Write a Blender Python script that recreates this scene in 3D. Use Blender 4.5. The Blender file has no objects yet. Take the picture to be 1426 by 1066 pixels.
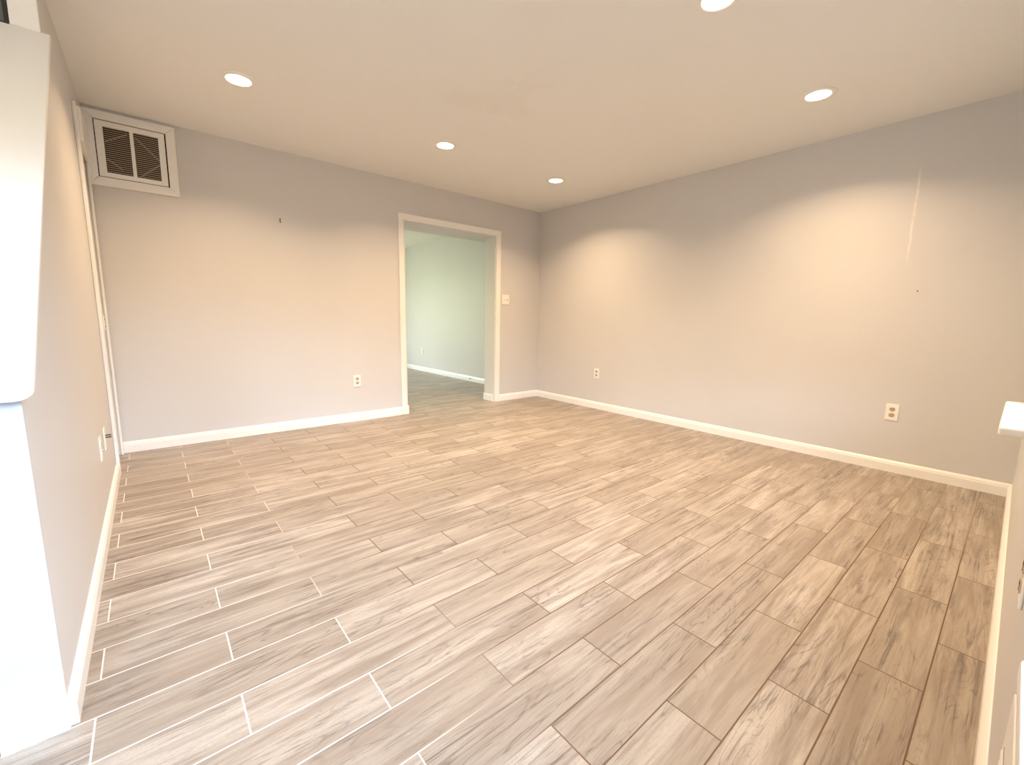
import bpy, bmesh, math
from mathutils import Vector, Matrix
C = bpy.context.scene.collection
scn = bpy.context.scene
R = math.radians

# ------------------------------------------------------------------ camera
YAW, PITCH, ROLL, FPX = 0.7007, -0.1477, 0.0173, 596.46
cam = bpy.data.cameras.new('camera')
cam.sensor_fit = 'HORIZONTAL'; cam.sensor_width = 36.0
cam.lens = FPX * 36.0 / 1426.0
cam.clip_start = 0.01
camo = bpy.data.objects.new('camera', cam); C.objects.link(camo)
fw = Vector((math.sin(YAW) * math.cos(PITCH), math.cos(YAW) * math.cos(PITCH), math.sin(PITCH)))
rt = Vector((math.cos(YAW), -math.sin(YAW), 0)); up = rt.cross(fw)
r2 = math.cos(ROLL) * rt + math.sin(ROLL) * up
u2 = -math.sin(ROLL) * rt + math.cos(ROLL) * up
M = Matrix((r2, u2, -fw)).transposed().to_4x4()
M.translation = Vector((-4.0561, -4.2801, 1.0562))
camo.matrix_world = M
scn.camera = camo

# ------------------------------------------------------------------ exposure, world, window light
scn.view_settings.view_transform = 'Standard'
scn.view_settings.look = 'None'
scn.view_settings.gamma = 1.0
scn.view_settings.use_curve_mapping = False
scn.view_settings.exposure = 0.2
SKY = 40.0            # overcast daylight outside the windows
LAMP = 18.0           # watts of each recessed lamp
LAMP_COL = (1.0, 0.695, 0.405)
FIX = [(-3.53, -1.08), (-2.10, -1.07), (-0.81, -1.06), (-0.82, -3.29), (-2.06, -3.25)]

w = bpy.data.worlds.new('sky'); scn.world = w; w.use_nodes = True
nt = w.node_tree; nt.nodes.clear()
tc = nt.nodes.new('ShaderNodeTexCoord')
sep = nt.nodes.new('ShaderNodeSeparateXYZ'); nt.links.new(tc.outputs['Generated'], sep.inputs[0])
rp = nt.nodes.new('ShaderNodeValToRGB'); nt.links.new(sep.outputs['Z'], rp.inputs[0])
el = rp.color_ramp.elements
el[0].position = 0.0; el[0].color = (0.035, 0.04, 0.035, 1)      # street, houses and trees
el[1].position = 1.0; el[1].color = (0.03, 0.04, 0.06, 1)
for p_, c_ in ((0.14, (0.05, 0.06, 0.06, 1)), (0.21, (0.66, 0.82, 1.0, 1)), (0.38, (0.62, 0.80, 1.0, 1)), (0.55, (0.48, 0.60, 0.76, 1)), (0.80, (0.42, 0.53, 0.68, 1))):
    e = el.new(p_); e.color = c_
rg = nt.nodes.new('ShaderNodeValToRGB'); nt.links.new(sep.outputs['Z'], rg.inputs[0])   # garden side
eg = rg.color_ramp.elements
eg[0].position = 0.0; eg[0].color = (0.10, 0.11, 0.07, 1)
eg[1].position = 1.0; eg[1].color = (0.25, 0.32, 0.38, 1)
e = eg.new(0.10); e.color = (0.13, 0.14, 0.09, 1)
e = eg.new(0.30); e.color = (0.27, 0.285, 0.25, 1)
gy = nt.nodes.new('ShaderNodeMapRange'); nt.links.new(sep.outputs['Y'], gy.inputs[0])
gy.inputs[1].default_value = -0.1; gy.inputs[2].default_value = 0.1
mx = nt.nodes.new('ShaderNodeMix'); mx.data_type = 'RGBA'
nt.links.new(gy.outputs[0], mx.inputs[0]); nt.links.new(rp.outputs[0], mx.inputs[6]); nt.links.new(rg.outputs[0], mx.inputs[7])
bg = nt.nodes.new('ShaderNodeBackground'); bg.inputs[1].default_value = SKY
nt.links.new(mx.outputs[2], bg.inputs[0])
wo = nt.nodes.new('ShaderNodeOutputWorld'); nt.links.new(bg.outputs[0], wo.inputs[0])

# front wall openings (x0, x1, z0, z1) and the garden window of the room beyond
YF, TH = -4.345, 0.16
OPEN = [(-5.15, -4.65, 0.95, 1.95), (-4.00, -3.30, 0.66, 2.10), (-1.98, -1.40, 0.74, 2.00)]
GARDEN = (-3.8, -0.9, 0.45, 2.2)
def portal(x0, x1, z0, z1, y, rx):
    l = bpy.data.lights.new('window_portal', 'AREA'); l.shape = 'RECTANGLE'
    l.size = x1 - x0; l.size_y = z1 - z0; l.cycles.is_portal = True
    o = bpy.data.objects.new('window_portal', l); C.objects.link(o)
    o.location = ((x0 + x1) / 2, y, (z0 + z1) / 2); o.rotation_euler = (rx, 0, 0)
for a in OPEN: portal(*a, YF - TH - 0.01, R(90))
portal(*GARDEN, 4.6 + TH + 0.01, R(-90))

# ------------------------------------------------------------------ materials
def nodes(name):
    m = bpy.data.materials.new(name); m.use_nodes = True
    return m, m.node_tree, m.node_tree.nodes['Principled BSDF']
def N(nt, t, **k):
    n = nt.nodes.new(t)
    for a, v in k.items(): setattr(n, a, v)
    return n
def math_(nt, op, a, b=None, clamp=False):
    n = N(nt, 'ShaderNodeMath', operation=op); n.use_clamp = clamp
    for i, v in enumerate((a, b)):
        if v is None: continue
        if isinstance(v, (int, float)): n.inputs[i].default_value = v
        else: nt.links.new(v, n.inputs[i])
    return n.outputs[0]
def mixc(nt, f, a, b, mode='MIX'):
    n = N(nt, 'ShaderNodeMix', data_type='RGBA', blend_type=mode)
    for i, v in ((0, f), (6, a), (7, b)):
        if isinstance(v, (int, float)): n.inputs[i].default_value = v
        elif isinstance(v, tuple): n.inputs[i].default_value = (*v, 1)
        else: nt.links.new(v, n.inputs[i])
    return n.outputs[2]
def pos(nt): return N(nt, 'ShaderNodeNewGeometry').outputs['Position']
def noise(nt, vec, scale, detail=3, rough=.5, dist=0):
    n = N(nt, 'ShaderNodeTexNoise'); n.inputs['Scale'].default_value = scale
    n.inputs['Detail'].default_value = detail; n.inputs['Roughness'].default_value = rough
    n.inputs['Distortion'].default_value = dist
    nt.links.new(vec, n.inputs['Vector']); return n.outputs['Fac']
def mapr(nt, v, a, b, c=0., d=1.):
    n = N(nt, 'ShaderNodeMapRange'); nt.links.new(v, n.inputs[0])
    for i, x in enumerate((a, b, c, d)): n.inputs[i + 1].default_value = x
    return n.outputs[0]
def bump(nt, b, h, strength, dist=.002):
    n = N(nt, 'ShaderNodeBump'); n.inputs['Strength'].default_value = strength; n.inputs['Distance'].default_value = dist
    nt.links.new(h, n.inputs['Height']); nt.links.new(n.outputs[0], b.inputs['Normal'])
def painted(name, col, rough=.5, var=.03, bmp=.12, scale=260):
    m, nt, b = nodes(name)
    p = pos(nt); f = noise(nt, p, 2.2, 4)
    lo = tuple(c * (1 - var) for c in col); hi = tuple(min(1, c * (1 + var)) for c in col)
    nt.links.new(mixc(nt, f, lo, hi), b.inputs['Base Color'])
    b.inputs['Roughness'].default_value = rough
    if bmp: bump(nt, b, noise(nt, p, scale, 2), bmp, .001)
    return m
def plain(name, col, rough=.5, metal=0.):
    m, nt, b = nodes(name)
    f = noise(nt, pos(nt), 40, 2)
    nt.links.new(mixc(nt, f, tuple(c * .95 for c in col), tuple(min(1, c * 1.05) for c in col)), b.inputs['Base Color'])
    b.inputs['Roughness'].default_value = rough; b.inputs['Metallic'].default_value = metal
    return m
WALL = (0.63, 0.62, 0.62)
M_wall = painted('grey_wall_paint', WALL, .45)
M_ceil = painted('ceiling_paint', (0.78, 0.755, 0.71), .7, .02)
M_white = painted('white_trim_paint', (0.86, 0.85, 0.83), .32, .015, .05, 90)
M_cap = painted('white_cap_paint', (0.84, 0.84, 0.83), .4, .015, .05, 90)
M_plate = plain('white_plastic', (0.88, 0.86, 0.82), .3)
M_recept = plain('tan_plastic', (0.55, 0.43, 0.30), .35)
M_recgrey = plain('grey_plastic', (0.50, 0.46, 0.42), .35)
M_dark = plain('dark_slot', (0.02, 0.015, 0.012), .6)
M_metal = plain('screw_metal', (0.55, 0.52, 0.48), .3, 1)
M_duct = plain('brown_duct', (0.035, 0.02, 0.015), .8)
M_filter = plain('filter_strut', (0.24, 0.17, 0.115), .8)
M_screen = plain('dark_grey_mesh', (0.10, 0.125, 0.135), .6)
M_black = plain('black_frame', (0.015, 0.012, 0.01), .5)
M_ribs = plain('dark_rib', (0.06, 0.05, 0.045), .5)

# right wall: the paint with a pale vertical scrape
m, nt, b = nodes('grey_wall_paint_scraped'); M_wallr = m
p = pos(nt); sp = N(nt, 'ShaderNodeSeparateXYZ'); nt.links.new(p, sp.inputs[0])
f = noise(nt, p, 2.2, 4)
base = mixc(nt, f, tuple(c * .97 for c in WALL), tuple(c * 1.03 for c in WALL))
wob = math_(nt, 'MULTIPLY', math_(nt, 'SUBTRACT', noise(nt, p, 6, 2), .5), .02)
dy = math_(nt, 'ABSOLUTE', math_(nt, 'ADD', math_(nt, 'ADD', sp.outputs['Y'], 3.692), wob))
line = mapr(nt, dy, .004, .009, 1, 0)
zz = math_(nt, 'MULTIPLY', mapr(nt, sp.outputs['Z'], 1.45, 1.6), mapr(nt, sp.outputs['Z'], 2.05, 2.12, 1, 0))
s_ = math_(nt, 'MULTIPLY', math_(nt, 'MULTIPLY', line, zz), mapr(nt, noise(nt, p, 30, 3), .3, .6, .25, .8))
nt.links.new(mixc(nt, s_, base, (0.82, 0.78, 0.72)), b.inputs['Base Color'])
b.inputs['Roughness'].default_value = .45
bump(nt, b, noise(nt, p, 260, 2), .12, .001)

# ceiling: paint with a faint patched stain
m, nt, b = nodes('ceiling_paint_stained'); M_ceils = m
p = pos(nt); f = noise(nt, p, 1.6, 4)
base = mixc(nt, f, (0.835, 0.84, 0.82), (0.865, 0.87, 0.85))
mp = N(nt, 'ShaderNodeMapping'); nt.links.new(p, mp.inputs[0])
mp.inputs['Location'].default_value = (2.22, 1.95, -2.44)
gl = N(nt, 'ShaderNodeVectorMath', operation='LENGTH'); nt.links.new(mp.outputs[0], gl.inputs[0])
d_ = math_(nt, 'ADD', gl.outputs['Value'], math_(nt, 'MULTIPLY', math_(nt, 'SUBTRACT', noise(nt, p, 3.2, 4, .6, .6), .5), .9))
st = math_(nt, 'MULTIPLY', mapr(nt, d_, .20, .30, 1, 0), .18)
nt.links.new(mixc(nt, st, base, (0.74, 0.72, 0.64)), b.inputs['Base Color'])
b.inputs['Roughness'].default_value = .7
bump(nt, b, noise(nt, p, 220, 2), .15, .001)

# floor: wood-look planks 611 x 154 mm in half-offset rows
m, nt, b = nodes('wood_look_tile'); M_floor = m
p = pos(nt)
mp = N(nt, 'ShaderNodeMapping'); nt.links.new(p, mp.inputs[0])
mp.inputs['Location'].default_value = (2.415 + 61.1, 3.4505 + 15.37, 0)
br = N(nt, 'ShaderNodeTexBrick'); br.offset = .5; br.offset_frequency = 2; br.squash = 1
nt.links.new(mp.outputs[0], br.inputs['Vector'])
for k, v in (('Scale', 1.), ('Mortar Size', .0021), ('Mortar Smooth', .15), ('Bias', 0.), ('Brick Width', .611), ('Row Height', .1537)):
    br.inputs[k].default_value = v
br.inputs['Color1'].default_value = (0, 0, 0, 1); br.inputs['Color2'].default_value = (1, 1, 1, 1); br.inputs['Mortar'].default_value = (.5, .5, .5, 1)
rnd = br.outputs['Color']
sc = N(nt, 'ShaderNodeVectorMath', operation='SCALE'); nt.links.new(rnd, sc.inputs[0]); sc.inputs['Scale'].default_value = 47.0
ad = N(nt, 'ShaderNodeVectorMath', operation='ADD'); nt.links.new(p, ad.inputs[0]); nt.links.new(sc.outputs[0], ad.inputs[1])
def stretch(sx, sy, sz=1):
    q = N(nt, 'ShaderNodeMapping'); nt.links.new(ad.outputs[0], q.inputs[0]); q.inputs['Scale'].default_value = (sx, sy, sz); return q.outputs[0]
rv = N(nt, 'ShaderNodeSeparateXYZ'); nt.links.new(rnd, rv.inputs[0]); rv = rv.outputs[0]
g1 = noise(nt, stretch(1.6, 16), 1.0, 5, .62, .9)         # broad bands
g2 = noise(nt, stretch(4, 95), 1.0, 5, .68, .8)            # fine grain
g3 = noise(nt, stretch(1.7, 46), 1.0, 9, .80, 1.2)        # dark streaks
g4 = noise(nt, stretch(3.2, 7), 1.0, 3, .5, .4)           # cloudy blotches
g5 = noise(nt, p, 130, 3, .6)                             # stone speckle
lightc = mixc(nt, rv, (0.40, 0.345, 0.288), (0.57, 0.515, 0.455))
col = mixc(nt, mapr(nt, g1, .36, .66), (0.29, 0.235, 0.19), lightc)
g6 = noise(nt, stretch(1.1, 7.5), 1.0, 2, .5, .5)         # ring contours of the printed wood
rings = math_(nt, 'ABSOLUTE', math_(nt, 'SUBTRACT', math_(nt, 'FRACT', math_(nt, 'MULTIPLY', g6, 26.0)), .5))
ringm = math_(nt, 'MULTIPLY', mapr(nt, rings, .03, .16, 1, 0), math_(nt, 'MULTIPLY', mapr(nt, g4, .42, .60), mapr(nt, g3, .42, .54)))
col = mixc(nt, math_(nt, 'MULTIPLY', mapr(nt, g4, .50, .72), .40), col, (0.32, 0.265, 0.22))
stk = math_(nt, 'MULTIPLY', mapr(nt, g3, .52, .60), mapr(nt, g4, .34, .56))
col = mixc(nt, math_(nt, 'MULTIPLY', stk, .88), col, (0.13, 0.108, 0.10))
col = mixc(nt, math_(nt, 'MULTIPLY', ringm, .75), col, (0.14, 0.112, 0.10))
col = mixc(nt, math_(nt, 'MULTIPLY', mapr(nt, g2, .50, .66), .55), col, (0.25, 0.20, 0.165))
col = mixc(nt, math_(nt, 'MULTIPLY', mapr(nt, g5, .48, .70), .30), col, (0.30, 0.24, 0.19))
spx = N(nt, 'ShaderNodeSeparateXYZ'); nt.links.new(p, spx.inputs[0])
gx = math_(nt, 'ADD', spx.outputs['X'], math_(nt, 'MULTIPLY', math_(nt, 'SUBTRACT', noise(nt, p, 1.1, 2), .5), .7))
grout = mixc(nt, mapr(nt, gx, -3.75, -3.35), (0.78, 0.73, 0.68), (0.15, 0.085, 0.05))   # pale grout along the left wall, dark brown in the middle
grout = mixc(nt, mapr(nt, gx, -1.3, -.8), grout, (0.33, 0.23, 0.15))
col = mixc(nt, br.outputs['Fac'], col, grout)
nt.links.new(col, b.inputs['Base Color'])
rg_ = math_(nt, 'ADD', mapr(nt, g2, 0, 1, .36, .50), math_(nt, 'MULTIPLY', br.outputs['Fac'], .3))
nt.links.new(rg_, b.inputs['Roughness'])
hgt = math_(nt, 'SUBTRACT', math_(nt, 'MULTIPLY', g2, .25), br.outputs['Fac'])
bump(nt, b, hgt, .35, .0015)

# lamp lens
m, nt, b = nodes('lamp_lens'); M_lens = m
b.inputs['Base Color'].default_value = (.9, .85, .75, 1)
b.inputs['Emission Color'].default_value = (1.0, 0.80, 0.55, 1); b.inputs['Emission Strength'].default_value = 9.0

# ------------------------------------------------------------------ mesh helpers
def box(bm, x0, x1, y0, y1, z0, z1):
    vs = [bm.verts.new((x, y, z)) for x in (x0, x1) for y in (y0, y1) for z in (z0, z1)]
    for f in ((0, 1, 3, 2), (4, 6, 7, 5), (0, 4, 5, 1), (2, 3, 7, 6), (0, 2, 6, 4), (1, 5, 7, 3)):
        bm.faces.new([vs[i] for i in f])
def prism(bm, pts, axis, a, b):
    """closed polygon pts in the plane normal to axis, extruded from a to b"""
    def P(u, v, t):
        return {'x': (t, u, v), 'y': (u, t, v), 'z': (u, v, t)}[axis]
    A = [bm.verts.new(P(u, v, a)) for u, v in pts]; B = [bm.verts.new(P(u, v, b)) for u, v in pts]
    bm.faces.new(A); bm.faces.new(B[::-1])
    n = len(pts)
    for i in range(n): bm.faces.new((A[i], A[(i + 1) % n], B[(i + 1) % n], B[i]))
def lathe(bm, prof, seg=40):
    """profile (r, z) about the z axis"""
    rings = []
    for r, z in prof:
        rings.append([bm.verts.new((0, 0, z))] if r < 1e-6 else [bm.verts.new((r * math.cos(2 * math.pi * k / seg), r * math.sin(2 * math.pi * k / seg), z)) for k in range(seg)])
    for A, B in zip(rings, rings[1:]):
        for k in range(seg):
            k2 = (k + 1) % seg
            if len(A) == 1 and len(B) > 1: bm.faces.new((A[0], B[k], B[k2]))
            elif len(B) == 1 and len(A) > 1: bm.faces.new((A[k], B[0], A[k2]))
            elif len(A) > 1: bm.faces.new((A[k], B[k], B[k2], A[k2]))
def tube(bm, path, rad, seg=12):
    path = [Vector(q) for q in path]; rings = []
    for i, q in enumerate(path):
        t = (path[min(i + 1, len(path) - 1)] - path[max(i - 1, 0)]).normalized()
        a = Vector((0, 0, 1)) if abs(t.z) < .9 else Vector((1, 0, 0))
        s = t.cross(a).normalized(); n_ = s.cross(t)
        r = rad[i] if isinstance(rad, (list, tuple)) else rad
        rings.append([bm.verts.new(q + r * (math.cos(2 * math.pi * k / seg) * s + math.sin(2 * math.pi * k / seg) * n_)) for k in range(seg)])
    for A, B in zip(rings, rings[1:]):
        for k in range(seg): bm.faces.new((A[k], A[(k + 1) % seg], B[(k + 1) % seg], B[k]))
    bm.faces.new(rings[0][::-1]); bm.faces.new(rings[-1])
def obj(name, bm, mat, parent=None, bevel=0., seg=2, smooth=False):
    bmesh.ops.recalc_face_normals(bm, faces=bm.faces)
    me = bpy.data.meshes.new(name); bm.to_mesh(me); bm.free()
    me.materials.append(mat)
    if smooth: me.polygons.foreach_set('use_smooth', [True] * len(me.polygons))
    o = bpy.data.objects.new(name, me); C.objects.link(o)
    if parent: o.parent = parent
    if bevel:
        md = o.modifiers.new('bevel', 'BEVEL'); md.width = bevel; md.segments = seg; md.limit_method = 'ANGLE'; md.angle_limit = R(35)
    return o
def boxes(name, mat, lst, parent=None, **k):
    bm = bmesh.new()
    for q in lst: box(bm, *q)
    return obj(name, bm, mat, parent, **k)
def struct(o, label=None):
    o['kind'] = 'structure'
    if label: o['label'] = label
    return o
def empty(name, loc=(0, 0, 0), rz=0.):
    o = bpy.data.objects.new(name, None); o.empty_display_size = .05; C.objects.link(o)
    o.location = loc; o.rotation_euler = (0, 0, rz); return o
def tag(o, label, cat, group=None):
    o['label'] = label; o['category'] = cat
    if group: o['group'] = group
    return o

# ------------------------------------------------------------------ room shell
H = 2.44; W = 4.294; XL2 = -5.40; YB = 4.6; T2 = 0.20; XN = 0.04
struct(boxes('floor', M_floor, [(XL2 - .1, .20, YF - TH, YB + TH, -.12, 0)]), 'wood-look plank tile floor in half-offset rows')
struct(boxes('ceiling', M_ceils, [(XL2 - .1, .20, YF - TH, T2 - .001, H, H + .12)]), 'warm white ceiling with a faint patched stain')
struct(boxes('ceiling_beyond', M_ceil, [(XL2 - .1, .20, T2, YB + TH, H, H + .12)]), 'white ceiling of the room beyond the doorway')
struct(boxes('wall_right', M_wallr, [(0, .16, YF - TH, T2 - .001, 0, H)]), 'long grey right wall with a pale vertical scrape')
DX0, DX1, DZ = -1.955, -0.735, 2.05          # cased opening in the back wall
bm = bmesh.new()
prism(bm, [(XL2, 0), (DX0, 0), (DX0, DZ), (DX1, DZ), (DX1, 0), (0, 0), (0, H), (XL2, H)], 'y', 0, T2)
struct(obj('wall_back', bm, M_wall), 'grey back wall with the cased doorway')
# left wall: full height behind, a knee wall with a 45 degree top in front (stairs rise behind it)
XI = -4.396; KY = -2.826; PY = -1.60; CDY0, CDY1, CDZ = -.552, -.05, 2.06
bm = bmesh.new()
prism(bm, [(KY, 0), (CDY0, 0), (CDY0, CDZ), (CDY1, CDZ), (CDY1, 0), (-.0005, 0), (-.0005, H), (PY, H), (PY, PY + 3.729), (KY, KY + 3.729)], 'x', XI, -W)
struct(obj('wall_left', bm, M_wall), 'grey left wall with a sloping top edge along the stairs')
def wall_with_holes(name, x0, x1, y0, y1, holes):
    """wall in the XZ plane made of blocks around the openings"""
    bm = bmesh.new(); xs = x0
    for a, b_, z0, z1 in sorted(holes):
        box(bm, xs, a, y0, y1, 0, H)
        if z0 > 0: box(bm, a, b_, y0, y1, 0, z0)
        box(bm, a, b_, y0, y1, z1, H); xs = b_
    box(bm, xs, x1, y0, y1, 0, H)
    return obj(name, bm, M_wall)
struct(wall_with_holes('wall_front', XL2, 0, YF - TH, YF, OPEN), 'front wall running along the right edge of the photo')
struct(boxes('wall_stair', M_wall, [(XL2 - .1, XL2, YF - TH, T2, 0, H)]), 'outer wall of the stairwell')
struct(boxes('wall_stair_header', M_wall, [(XL2, XI, PY, PY + .10, 2.12, H)]), 'header over the stairs')
struct(boxes('wall_beyond_right', M_wall, [(XN, XN + .15, T2, YB, 0, H)]), 'pale greenish grey wall seen through the doorway')
struct(boxes('wall_beyond_left', M_wall, [(XL2 - .1, XL2, T2 + .001, YB, 0, H)]))
struct(wall_with_holes('wall_beyond_back', XL2, XN, YB, YB + TH, [GARDEN]))

struct(boxes('ceiling_bulkhead', M_wall, [(XL2, XN, T2 + .001, .44, DZ - .004, H)]), 'dropped beam behind the doorway head')

# ------------------------------------------------------------------ baseboards
BB = [(0, 0), (.016, 0), (.016, .058), (.013, .064), (.013, .070), (.008, .078), (.004, .083), (0, .084)]
def baseboard(name, label, frm, to, nrm, mat=M_white):
    """profile swept from frm to to, growing along nrm out of the wall"""
    bm = bmesh.new(); fr, t_, n_ = Vector(frm), Vector(to), Vector(nrm)
    A = [bm.verts.new(fr + n_ * d + Vector((0, 0, z))) for d, z in BB]
    B = [bm.verts.new(t_ + n_ * d + Vector((0, 0, z))) for d, z in BB]
    n = len(BB); bm.faces.new(A); bm.faces.new(B[::-1])
    for i in range(n): bm.faces.new((A[i], A[(i + 1) % n], B[(i + 1) % n], B[i]))
    return struct(obj(name, bm, mat), label)
CW = .062
baseboard('baseboard_back', 'white baseboard left of the doorway', (-W + .001, 0, 0), (DX0 - CW, 0, 0), (0, -1, 0))
baseboard('baseboard_back_right', 'short white baseboard between doorway and right corner', (DX1 + CW, 0, 0), (0, 0, 0), (0, -1, 0))
baseboard('baseboard_right', 'white baseboard along the right wall', (0, -.0005, 0), (0, YF, 0), (-1, 0, 0))
baseboard('baseboard_left', 'white baseboard along the left wall', (-W, KY - .0, 0), (-W, CDY0 - .072, 0), (1, 0, 0))
baseboard('baseboard_front', 'cream baseboard along the front wall', (-4.30, YF, 0), (-.017, YF, 0), (0, 1, 0))
baseboard('baseboard_beyond', 'white baseboard of the room beyond', (XN, T2, 0), (XN, YB, 0), (-1, 0, 0))
# baseboard blocks lining the doorway sides
struct(boxes('baseboard_jamb_right', M_white, [(DX1 - .030, DX1 - .0135, .004, T2 + .006, 0, .086)], bevel=.004))
struct(boxes('baseboard_jamb_left', M_white, [(DX0 + .0135, DX0 + .030, .004, T2 + .006, 0, .086)], bevel=.004))

# ------------------------------------------------------------------ doorway casing (trim_1)
t = struct(empty('trim_1', ((DX0 + DX1) / 2, 0, 0)), 'white casing around the open doorway')
ox = (DX0 + DX1) / 2
def casing_profile(bm, frm, to, inward, outw):
    pr = [(0, 0), (.0, .009), (.006, .013), (.040, .015), (.052, .018), (CW, .018), (CW, 0)]
    fr, t_, i_, n_ = map(Vector, (frm, to, inward, outw))
    A = [bm.verts.new(fr - i_ * d + n_ * h) for d, h in pr]; B = [bm.verts.new(t_ - i_ * d + n_ * h) for d, h in pr]
    n = len(pr); bm.faces.new(A); bm.faces.new(B[::-1])
    for k in range(n): bm.faces.new((A[k], A[(k + 1) % n], B[(k + 1) % n], B[k]))
bm = bmesh.new(); casing_profile(bm, (DX0 - ox, 0, 0), (DX0 - ox, 0, DZ), (1, 0, 0), (0, -1, 0)); obj('side_casing', bm, M_white, t)
bm = bmesh.new(); casing_profile(bm, (DX1 - ox, 0, 0), (DX1 - ox, 0, DZ), (-1, 0, 0), (0, -1, 0)); obj('side_casing', bm, M_white, t)
bm = bmesh.new(); casing_profile(bm, (DX0 - ox - CW, 0, DZ), (DX1 - ox + CW, 0, DZ), (0, 0, -1), (0, -1, 0)); obj('head_casing', bm, M_white, t)
boxes('plinth_block', M_white, [(DX0 - ox - CW + .002, DX0 - ox + .014, -.024, -.0005, 0, .095)], t, bevel=.003)
M_jamb = painted('jamb_paint', (0.70, 0.69, 0.67), .4, .02, .08)
boxes('jamb_liner', M_jamb, [(DX0 - ox, DX0 - ox + .013, .0, T2 + .004, 0, DZ)], t)
boxes('jamb_liner', M_jamb, [(DX1 - ox - .013, DX1 - ox, .0, T2 + .004, 0, DZ)], t)
boxes('head_liner', M_wall, [(DX0 - ox, DX1 - ox, .0, T2 + .004, DZ - .004, DZ + .004)], t)

# ------------------------------------------------------------------ knee wall cap, plinth, wall end
L = math.sqrt(2) * (PY - (-2.89))
def round_rect(x0, x1, y0, y1, r, n=7):
    pts = []
    for cx, cy, a0, rr in ((x1 - r, y0 + r, -90, r), (x1, y1, None, 0), (x0, y1, None, 0), (x0 + r, y0 + r, 180, r)):
        if a0 is None: pts.append((cx, cy)); continue
        for k in range(n + 1):
            a = R(a0 + 90 * k / n); pts.append((cx + rr * math.cos(a), cy + rr * math.sin(a)))
    return pts
bm = bmesh.new()
prism(bm, round_rect(-4.424, -4.266, 0, L, .032), 'z', -.022, 0)
o = obj('trim_2', bm, M_cap, bevel=.005, seg=3)
o.data.transform(Matrix.Translation((0, -2.89, .870)) @ Matrix.Rotation(R(45), 4, 'X'))
struct(o, 'white sloping cap with rounded corner on the knee wall')
M_end = painted('daylight_blue_end', (0.50, 0.56, 0.62), .45, .015, .08)  # window daylight's blue put into the colour, darkened so the end burns out less
t = struct(empty('trim_3', ((XI - W) / 2, KY, 0)), 'end of the knee wall coloured with blue daylight, with a white framed base')
cx = (XI - W) / 2; hw = (-W - XI) / 2
bm = bmesh.new(); prism(bm, [(-.003, .16), (0, .16), (0, KY + 3.727), (-.003, KY + 3.727)], 'x', -hw, hw)
obj('end_face', bm, M_end, t)
boxes('base_panel', M_white, [(-hw - .012, hw, -.010, 0, 0, .150)], t)
boxes('base_frame', M_white, [(-hw - .014, hw + .001, -.016, -.010, .130, .160), (hw - .037, hw + .001, -.016, -.010, 0, .130), (-hw - .014, -hw + .02, -.016, -.010, 0, .130), (-hw - .014, hw + .001, -.010, 0, .150, .160)], t, bevel=.003)
struct(boxes('trim_4', M_cap, [(-4.374, -W + .002, PY - .014, PY, PY + 3.75, H)], bevel=.003), 'white end board of the upper wall above the sloping cap')

# stairs behind the knee wall
bm = bmesh.new(); pts = [(-2.72, 0)]
for k in range(11): pts += [(-2.72 + .19 * k, .19 * (k + 1)), (-2.72 + .19 * (k + 1), .19 * (k + 1))]
pts += [(-2.72 + .19 * 11, 0)]
prism(bm, pts, 'x', XL2 + .001, XI - .001)
struct(obj('stairs', bm, painted('stair_paint', (0.55, 0.53, 0.5), .5)), 'painted stairs behind the knee wall')

# dark framed panel on the stair header
t = tag(empty('screen_panel', (-4.556, PY, 2.142)), 'dark grey panel with black edge in the top left corner of the photo', 'panel')
boxes('screen', M_screen, [(-.168, .168, -.008, -.0005, .012, .275)], t)
boxes('frame', M_black, [(-.18, .18, -.012, -.0005, 0, .012), (-.18, .18, -.012, -.0005, .275, .287), (-.18, -.168, -.012, -.0005, .012, .275), (.168, .18, -.012, -.0005, .012, .275)], t)

# ------------------------------------------------------------------ closet door in the left wall (door_1)
t = struct(empty('door_1', (-W, (CDY0 + CDY1) / 2, 0)), 'narrow white closet door in the left wall by the back corner')
oy = (CDY0 + CDY1) / 2; a0, a1 = CDY0 - oy, CDY1 - oy
boxes('door_leaf', M_white, [(-.045, -.008, a0 + .004, a1 - .004, .012, 2.040)], t, bevel=.002)
boxes('side_casing', M_white, [(.0005, .018, a0 - .068, a0 + .006, 0, 2.25)], t, bevel=.004)
boxes('side_casing', M_white, [(.0005, .014, a1 - .006, a1 + .032, 0, 2.056)], t, bevel=.003)
boxes('head_casing', M_white, [(.0005, .030, a0 + .006, a1 + .032, 2.056, 2.25)], t, bevel=.004)
boxes('dark_gap_sheet', M_dark, [(-.10, -.046, a0 + .002, a1 - .002, .01, 2.058)], t)  # near-black sheet, the shade in the gap around the leaf put into colour
lt = boxes('latch', M_plate, [(-.008, .002, a1 - .10, a1 - .07, .93, 1.03)], t, bevel=.002)
boxes('screw', M_dark, [(.002, .004, a1 - .09, a1 - .08, 1.00, 1.01)], lt); boxes('screw', M_dark, [(.002, .004, a1 - .09, a1 - .08, .95, .96)], lt)

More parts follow.
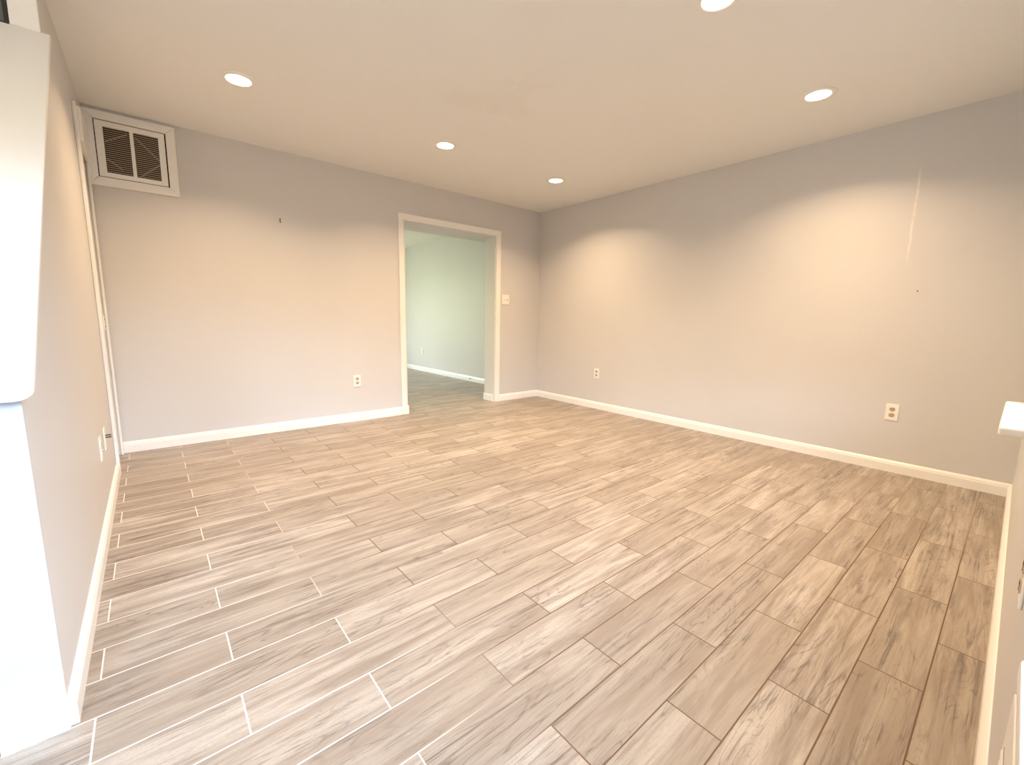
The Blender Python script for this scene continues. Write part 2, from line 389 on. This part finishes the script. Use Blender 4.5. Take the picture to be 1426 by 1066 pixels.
# ------------------------------------------------------------------ windows and front door frame in the front wall
def window(name, label, x0, x1, z0, z1, stool):
    t = struct(empty(name, ((x0 + x1) / 2, YF, z0)), label); h = (x1 - x0) / 2; H_ = z1 - z0
    if stool: boxes('stool', M_white, [(-h - .02, h + .16, -.10, .083, -.026, .002)], t, bevel=.008, seg=3)
    else: boxes('stool', M_white, [(-h - .02, h + .02, -.10, .020, -.026, .002)], t, bevel=.006, seg=3)
    f = .035; y0, y1 = -.13, -.09
    boxes('frame', M_white, [(-h, -h + f, y0, y1, 0, H_), (h - f, h, y0, y1, 0, H_), (-h, h, y0, y1, H_ - f, H_), (-h, h, y0, y1, 0, f)], t)
    boxes('meeting_rail', M_white, [(-h + f, h - f, y0, y1, H_ / 2 - .02, H_ / 2 + .02)], t)
    return t
t = window('window_1', 'window in the front wall with a projecting white stool near the right corner', *OPEN[2], True)
boxes('added_blind', M_white, [(-.285, .285, -.085, -.080, .34, 1.25)], t)  # unseen blind added to hold daylight back from the right corner
window('window_2', 'window in the front wall nearest the lower right edge', *OPEN[1], False)
x0, x1, z0, z1 = OPEN[0]
t = struct(empty('door_2', ((x0 + x1) / 2, YF, 0)), 'white front entrance door with a glazed opening beside the stairs')
boxes('door_leaf', M_white, [(-.45, x0 - (x0 + x1) / 2, -.05, .012, .01, 2.04), (x1 - (x0 + x1) / 2, .45, -.05, .012, .01, 2.04), (x0 - (x0 + x1) / 2, x1 - (x0 + x1) / 2, -.05, .012, .01, z0), (x0 - (x0 + x1) / 2, x1 - (x0 + x1) / 2, -.05, .012, z1, 2.04)], t)

# ------------------------------------------------------------------ return air grille, top left of the back wall
t = tag(empty('air_return_grille', (-4.038, 0, 1.927)), 'white louvered air return grille high on back wall by left corner', 'vent')
x0, x1, z1 = -.2545, .2425, .492; fw_ = .060
def mitre(pts): 
    bm = bmesh.new(); prism(bm, pts, 'y', -.020, 0); return bm
ix0, ix1, iz0, iz1 = x0 + fw_ - .006, x1 - fw_ + .004, fw_, z1 - fw_ + .004
for nm, pts in (('casing_board', [(x0, 0), (x1, 0), (ix1, iz0), (ix0, iz0)]), ('casing_board', [(x0, z1), (ix0, iz1), (ix1, iz1), (x1, z1)]),
                ('casing_board', [(x0, 0), (ix0, iz0), (ix0, iz1), (x0, z1)]), ('casing_board', [(x1, 0), (x1, z1), (ix1, iz1), (ix1, iz0)])):
    g = .0012; cxm = sum(q[0] for q in pts) / 4; czm = sum(q[1] for q in pts) / 4
    pts = [(q[0] + (g if q[0] < cxm else -g) * .6, q[1] + (g if q[1] < czm else -g) * .6) for q in pts]
    obj(nm, mitre(pts), M_white, t, bevel=.0012, seg=1)
boxes('shadow_backing', M_dark, [(ix0 - .01, ix1 + .01, -.003, -.0005, iz0 - .01, iz1 + .01)], t)
gx0, gx1, gz0, gz1 = ix0 + .005, ix1 - .008, iz0 + .004, iz1 - .005
P = [(-.155, -.016), (.004, .142)]; pz0, pz1 = .095, .396
boxes('register_frame', M_white, [(gx0, P[0][0], -.017, -.004, gz0, gz1), (P[1][1], gx1, -.017, -.004, gz0, gz1), (P[0][0], P[1][1], -.017, -.004, gz0, pz0), (P[0][0], P[1][1], -.017, -.004, pz1, gz1), (P[0][1], P[1][0], -.017, -.004, pz0, pz1)], t)
for a, b_ in P:
    bm = bmesh.new(); n = 22; st_ = (pz1 - pz0) / n
    for k in range(n):
        zc = pz0 + (k + .5) * st_
        prism(bm, [(-.0155, zc + .0012), (-.0155, zc + .0042), (-.0052, zc + .0062), (-.0052, zc + .0046)], 'x', a, b_)
    obj('louver_panel', bm, plain('louver_paint', (0.62, 0.53, 0.43), .45), t)
boxes('duct_back', M_duct, [(P[0][0], P[1][1], -.0045, -.0032, pz0, pz1)], t)
for a in ((-.15, .30, -.03, .375), (-.15, .19, -.07, .13), (.01, .37, .14, .24), (.03, .11, .14, .21)):
    d = Vector((a[2] - a[0], 0, a[3] - a[1])).normalized(); n_ = Vector((-d.z, 0, d.x)) * .004
    A, B = Vector((a[0], 0, a[1])), Vector((a[2], 0, a[3]))
    bm = bmesh.new(); prism(bm, [((A + n_).x, (A + n_).z), ((B + n_).x, (B + n_).z), ((B - n_).x, (B - n_).z), ((A - n_).x, (A - n_).z)], 'y', -.0055, -.0046)
    obj('filter_brace', bm, M_filter, t)

# ------------------------------------------------------------------ outlets and switch
def outlet(loc, rz, label, rec=M_recgrey):
    """duplex outlet: wall behind at local y = 0, faces local -y"""
    t = tag(empty('wall_outlet', loc, rz), label, 'outlet', 'duplex wall outlets')
    boxes('cover_plate', M_plate, [(-.0365, .0365, -.006, 0, -.06, .06)], t, bevel=.003)
    for zc in (.0215, -.0215):
        bm = bmesh.new(); pts = []
        for k in range(28):
            a = 2 * math.pi * k / 28
            pts.append((.0172 * math.cos(a), zc + max(-.0135, min(.0135, .0172 * math.sin(a)))))
        prism(bm, pts, 'y', -.0085, -.0055)
        rc = obj('receptacle', bm, rec, t)
        boxes('slots', M_dark, [(-.0085, -.0052, -.0092, -.0084, zc - .001, zc + .009), (.0052, .0085, -.0092, -.0084, zc - .001, zc + .009), (-.0028, .0028, -.0092, -.0084, zc - .0105, zc - .005)], rc)
    boxes('screw', M_metal, [(-.003, .003, -.0072, -.0058, -.003, .003)], t, bevel=.001)
    return t
outlet((-2.493, 0, .410), 0, 'white outlet low on the back wall left of the doorway')
outlet((0, -1.042, .427), R(-90), 'small far outlet low on the right wall nearest the doorway')
outlet((0, -3.732, .436), R(-90), 'large tan-socket outlet low on the right wall nearest the front corner', M_recept)
outlet((XN, 3.33, .395), R(-90), 'faint outlet on the greenish wall beyond the doorway', M_plate)
outlet((-2.72, YF, .550), R(180), 'brown-socket outlet cut by the right edge of the photo', M_recept)
outlet((-W, -1.40, .384), R(90), 'white outlet low on the left wall, nearer of two plates', M_plate)
t = tag(empty('cable_jack', (-W, -1.145, .377), R(90)), 'cable wall plate with a prong beside the closet door casing', 'wall plate')
boxes('cover_plate', M_plate, [(-.0365, .0365, -.006, 0, -.06, .06)], t, bevel=.003)
for dz in (.004, .016):
    bm = bmesh.new(); tube(bm, [(.006, -.0055, dz), (.006, -.030, dz)], .0035, 10); obj('prong', bm, M_ribs, t)
t = tag(empty('light_switch', (-.578, 0, 1.293)), 'white double light switch beside the doorway', 'switch')
boxes('cover_plate', M_plate, [(-.058, .058, -.006, 0, -.062, .062)], t, bevel=.003)
for xx, mm, dz in ((-.023, M_plate, .006), (.023, M_recgrey, -.006)):
    bm = bmesh.new(); prism(bm, [(-.0055, -.011), (-.0055, .011), (-.016, .004 + dz), (-.016, -.004 + dz)], 'x', xx - .005, xx + .005); obj('toggle', bm, mm, t, bevel=.001)

# ------------------------------------------------------------------ nails and door stops
def nail(loc, rz, label):
    t = tag(empty('wall_nail', loc, rz), label, 'nail', 'nails left in the walls')
    bm = bmesh.new(); tube(bm, [(0, 0, 0), (0, -.012, .002)], .0022, 8); obj('shank', bm, M_ribs, t)
    bm = bmesh.new(); tube(bm, [(0, -.012, .002), (0, -.0135, .002)], .0045, 10); obj('head', bm, M_ribs, t)
    return t
t = tag(empty('wall_hook', (-3.112, 0, 1.865)), 'tiny dark picture hook left on the back wall below the ceiling', 'hook')
bm = bmesh.new(); tube(bm, [(0, -.002, .014), (0, -.002, -.012), (0, -.007, -.016), (0, -.012, -.012), (0, -.012, -.006)], .0028, 8); obj('hook_wire', bm, M_ribs, t)
bm = bmesh.new(); tube(bm, [(0, 0, .012), (0, -.008, .013)], .005, 8); obj('nail_head', bm, M_ribs, t)
nail((0, -3.77, 1.29), R(-90), 'small nail left in the right wall below the pale scrape')
def stop(loc, rz, label):
    t = tag(empty('door_stop', loc, rz), label, 'door stop', 'door stops on the baseboard')
    bm = bmesh.new(); tube(bm, [(0, 0, 0), (0, -.022, 0)], .005, 10); obj('stem', bm, M_metal, t)
    bm = bmesh.new(); tube(bm, [(0, -.022, 0), (0, -.032, 0)], .009, 12); obj('tip', bm, M_black, t)
stop((XN - .016, 1.62, .052), R(-90), 'dark door stop on the white baseboard beyond the doorway')

# wall register low on the front wall, seen edge-on (local x runs toward the camera)
t = tag(empty('wall_register', (-3.10, YF, .515)), 'white wall register with dark slots low on the front wall at the lower right edge', 'vent')
bm = bmesh.new(); prism(bm, [(0, -.30), (0, -.012), (-.004, -.004), (-.012, 0), (-.32, 0), (-.32, -.30)], 'y', .0002, .0085); obj('flange', bm, M_plate, t, bevel=.0015)
boxes('slot_backing', M_dark, [(-.29, -.028, .0085, .0088, -.272, -.080)], t)
bm = bmesh.new()
for k in range(11): prism(bm, [(.0087, -.082 - .0175 * k), (.0112, -.088 - .0175 * k), (.0112, -.0915 - .0175 * k), (.0087, -.0885 - .0175 * k)], 'x', -.29, -.028)
obj('louver_panel', bm, M_plate, t)

# ------------------------------------------------------------------ recessed lights
lab = ['recessed ceiling light nearest the air return grille', 'recessed ceiling light above the doorway',
       'smallest recessed ceiling light nearest the back right corner', 'recessed ceiling light near the right wall, toward the front',
       'recessed ceiling light cut by the top edge of the photo']
def recessed(loc, label):
    t = tag(empty('recessed_light', loc), label, 'ceiling light', 'recessed ceiling lights')
    bm = bmesh.new()
    lathe(bm, [(.066, -.0005), (.066, -.006), (.070, -.008), (.084, -.007), (.093, -.003), (.095, -.0005)], 48); obj('trim_ring', bm, M_white, t, smooth=True)
    bm = bmesh.new(); lathe(bm, [(0, -.0052), (.03, -.0050), (.066, -.0035)], 40); obj('lens', bm, M_lens, t, smooth=True)
    l = bpy.data.lights.new('lamp', 'AREA'); l.shape = 'DISK'; l.size = .12; l.energy = LAMP; l.color = LAMP_COL; l.spread = R(135)
    lo = bpy.data.objects.new('lamp', l); C.objects.link(lo); lo.parent = t; lo.location = (0, 0, -.012)
for (x, y), lb in zip(FIX, lab): recessed((x, y, H), lb)

# unseen globe added over the entrance to brighten the upper wall end
t = tag(empty('added_globe', (-4.95, -3.2, H)), 'unseen globe light added over the entrance to brighten the wall end', 'ceiling light')
bm = bmesh.new(); lathe(bm, [(0, -.022), (.07, -.022), (.075, -.018), (.075, -.0005)], 32); obj('canopy', bm, M_white, t)
bm = bmesh.new(); lathe(bm, [(.05, -.022)] + [(.085 * math.sin(R(a)), -.095 + .085 * math.cos(R(a))) for a in range(40, 181, 10)], 32); gl_ = obj('globe', bm, M_lens, t, smooth=True)
l = bpy.data.lights.new('fill_bulb', 'POINT'); l.energy = 16; l.color = (1.0, .80, .56); l.shadow_soft_size = .06
lo = bpy.data.objects.new('fill_bulb', l); C.objects.link(lo); lo.parent = t; lo.location = (0, 0, -.25)
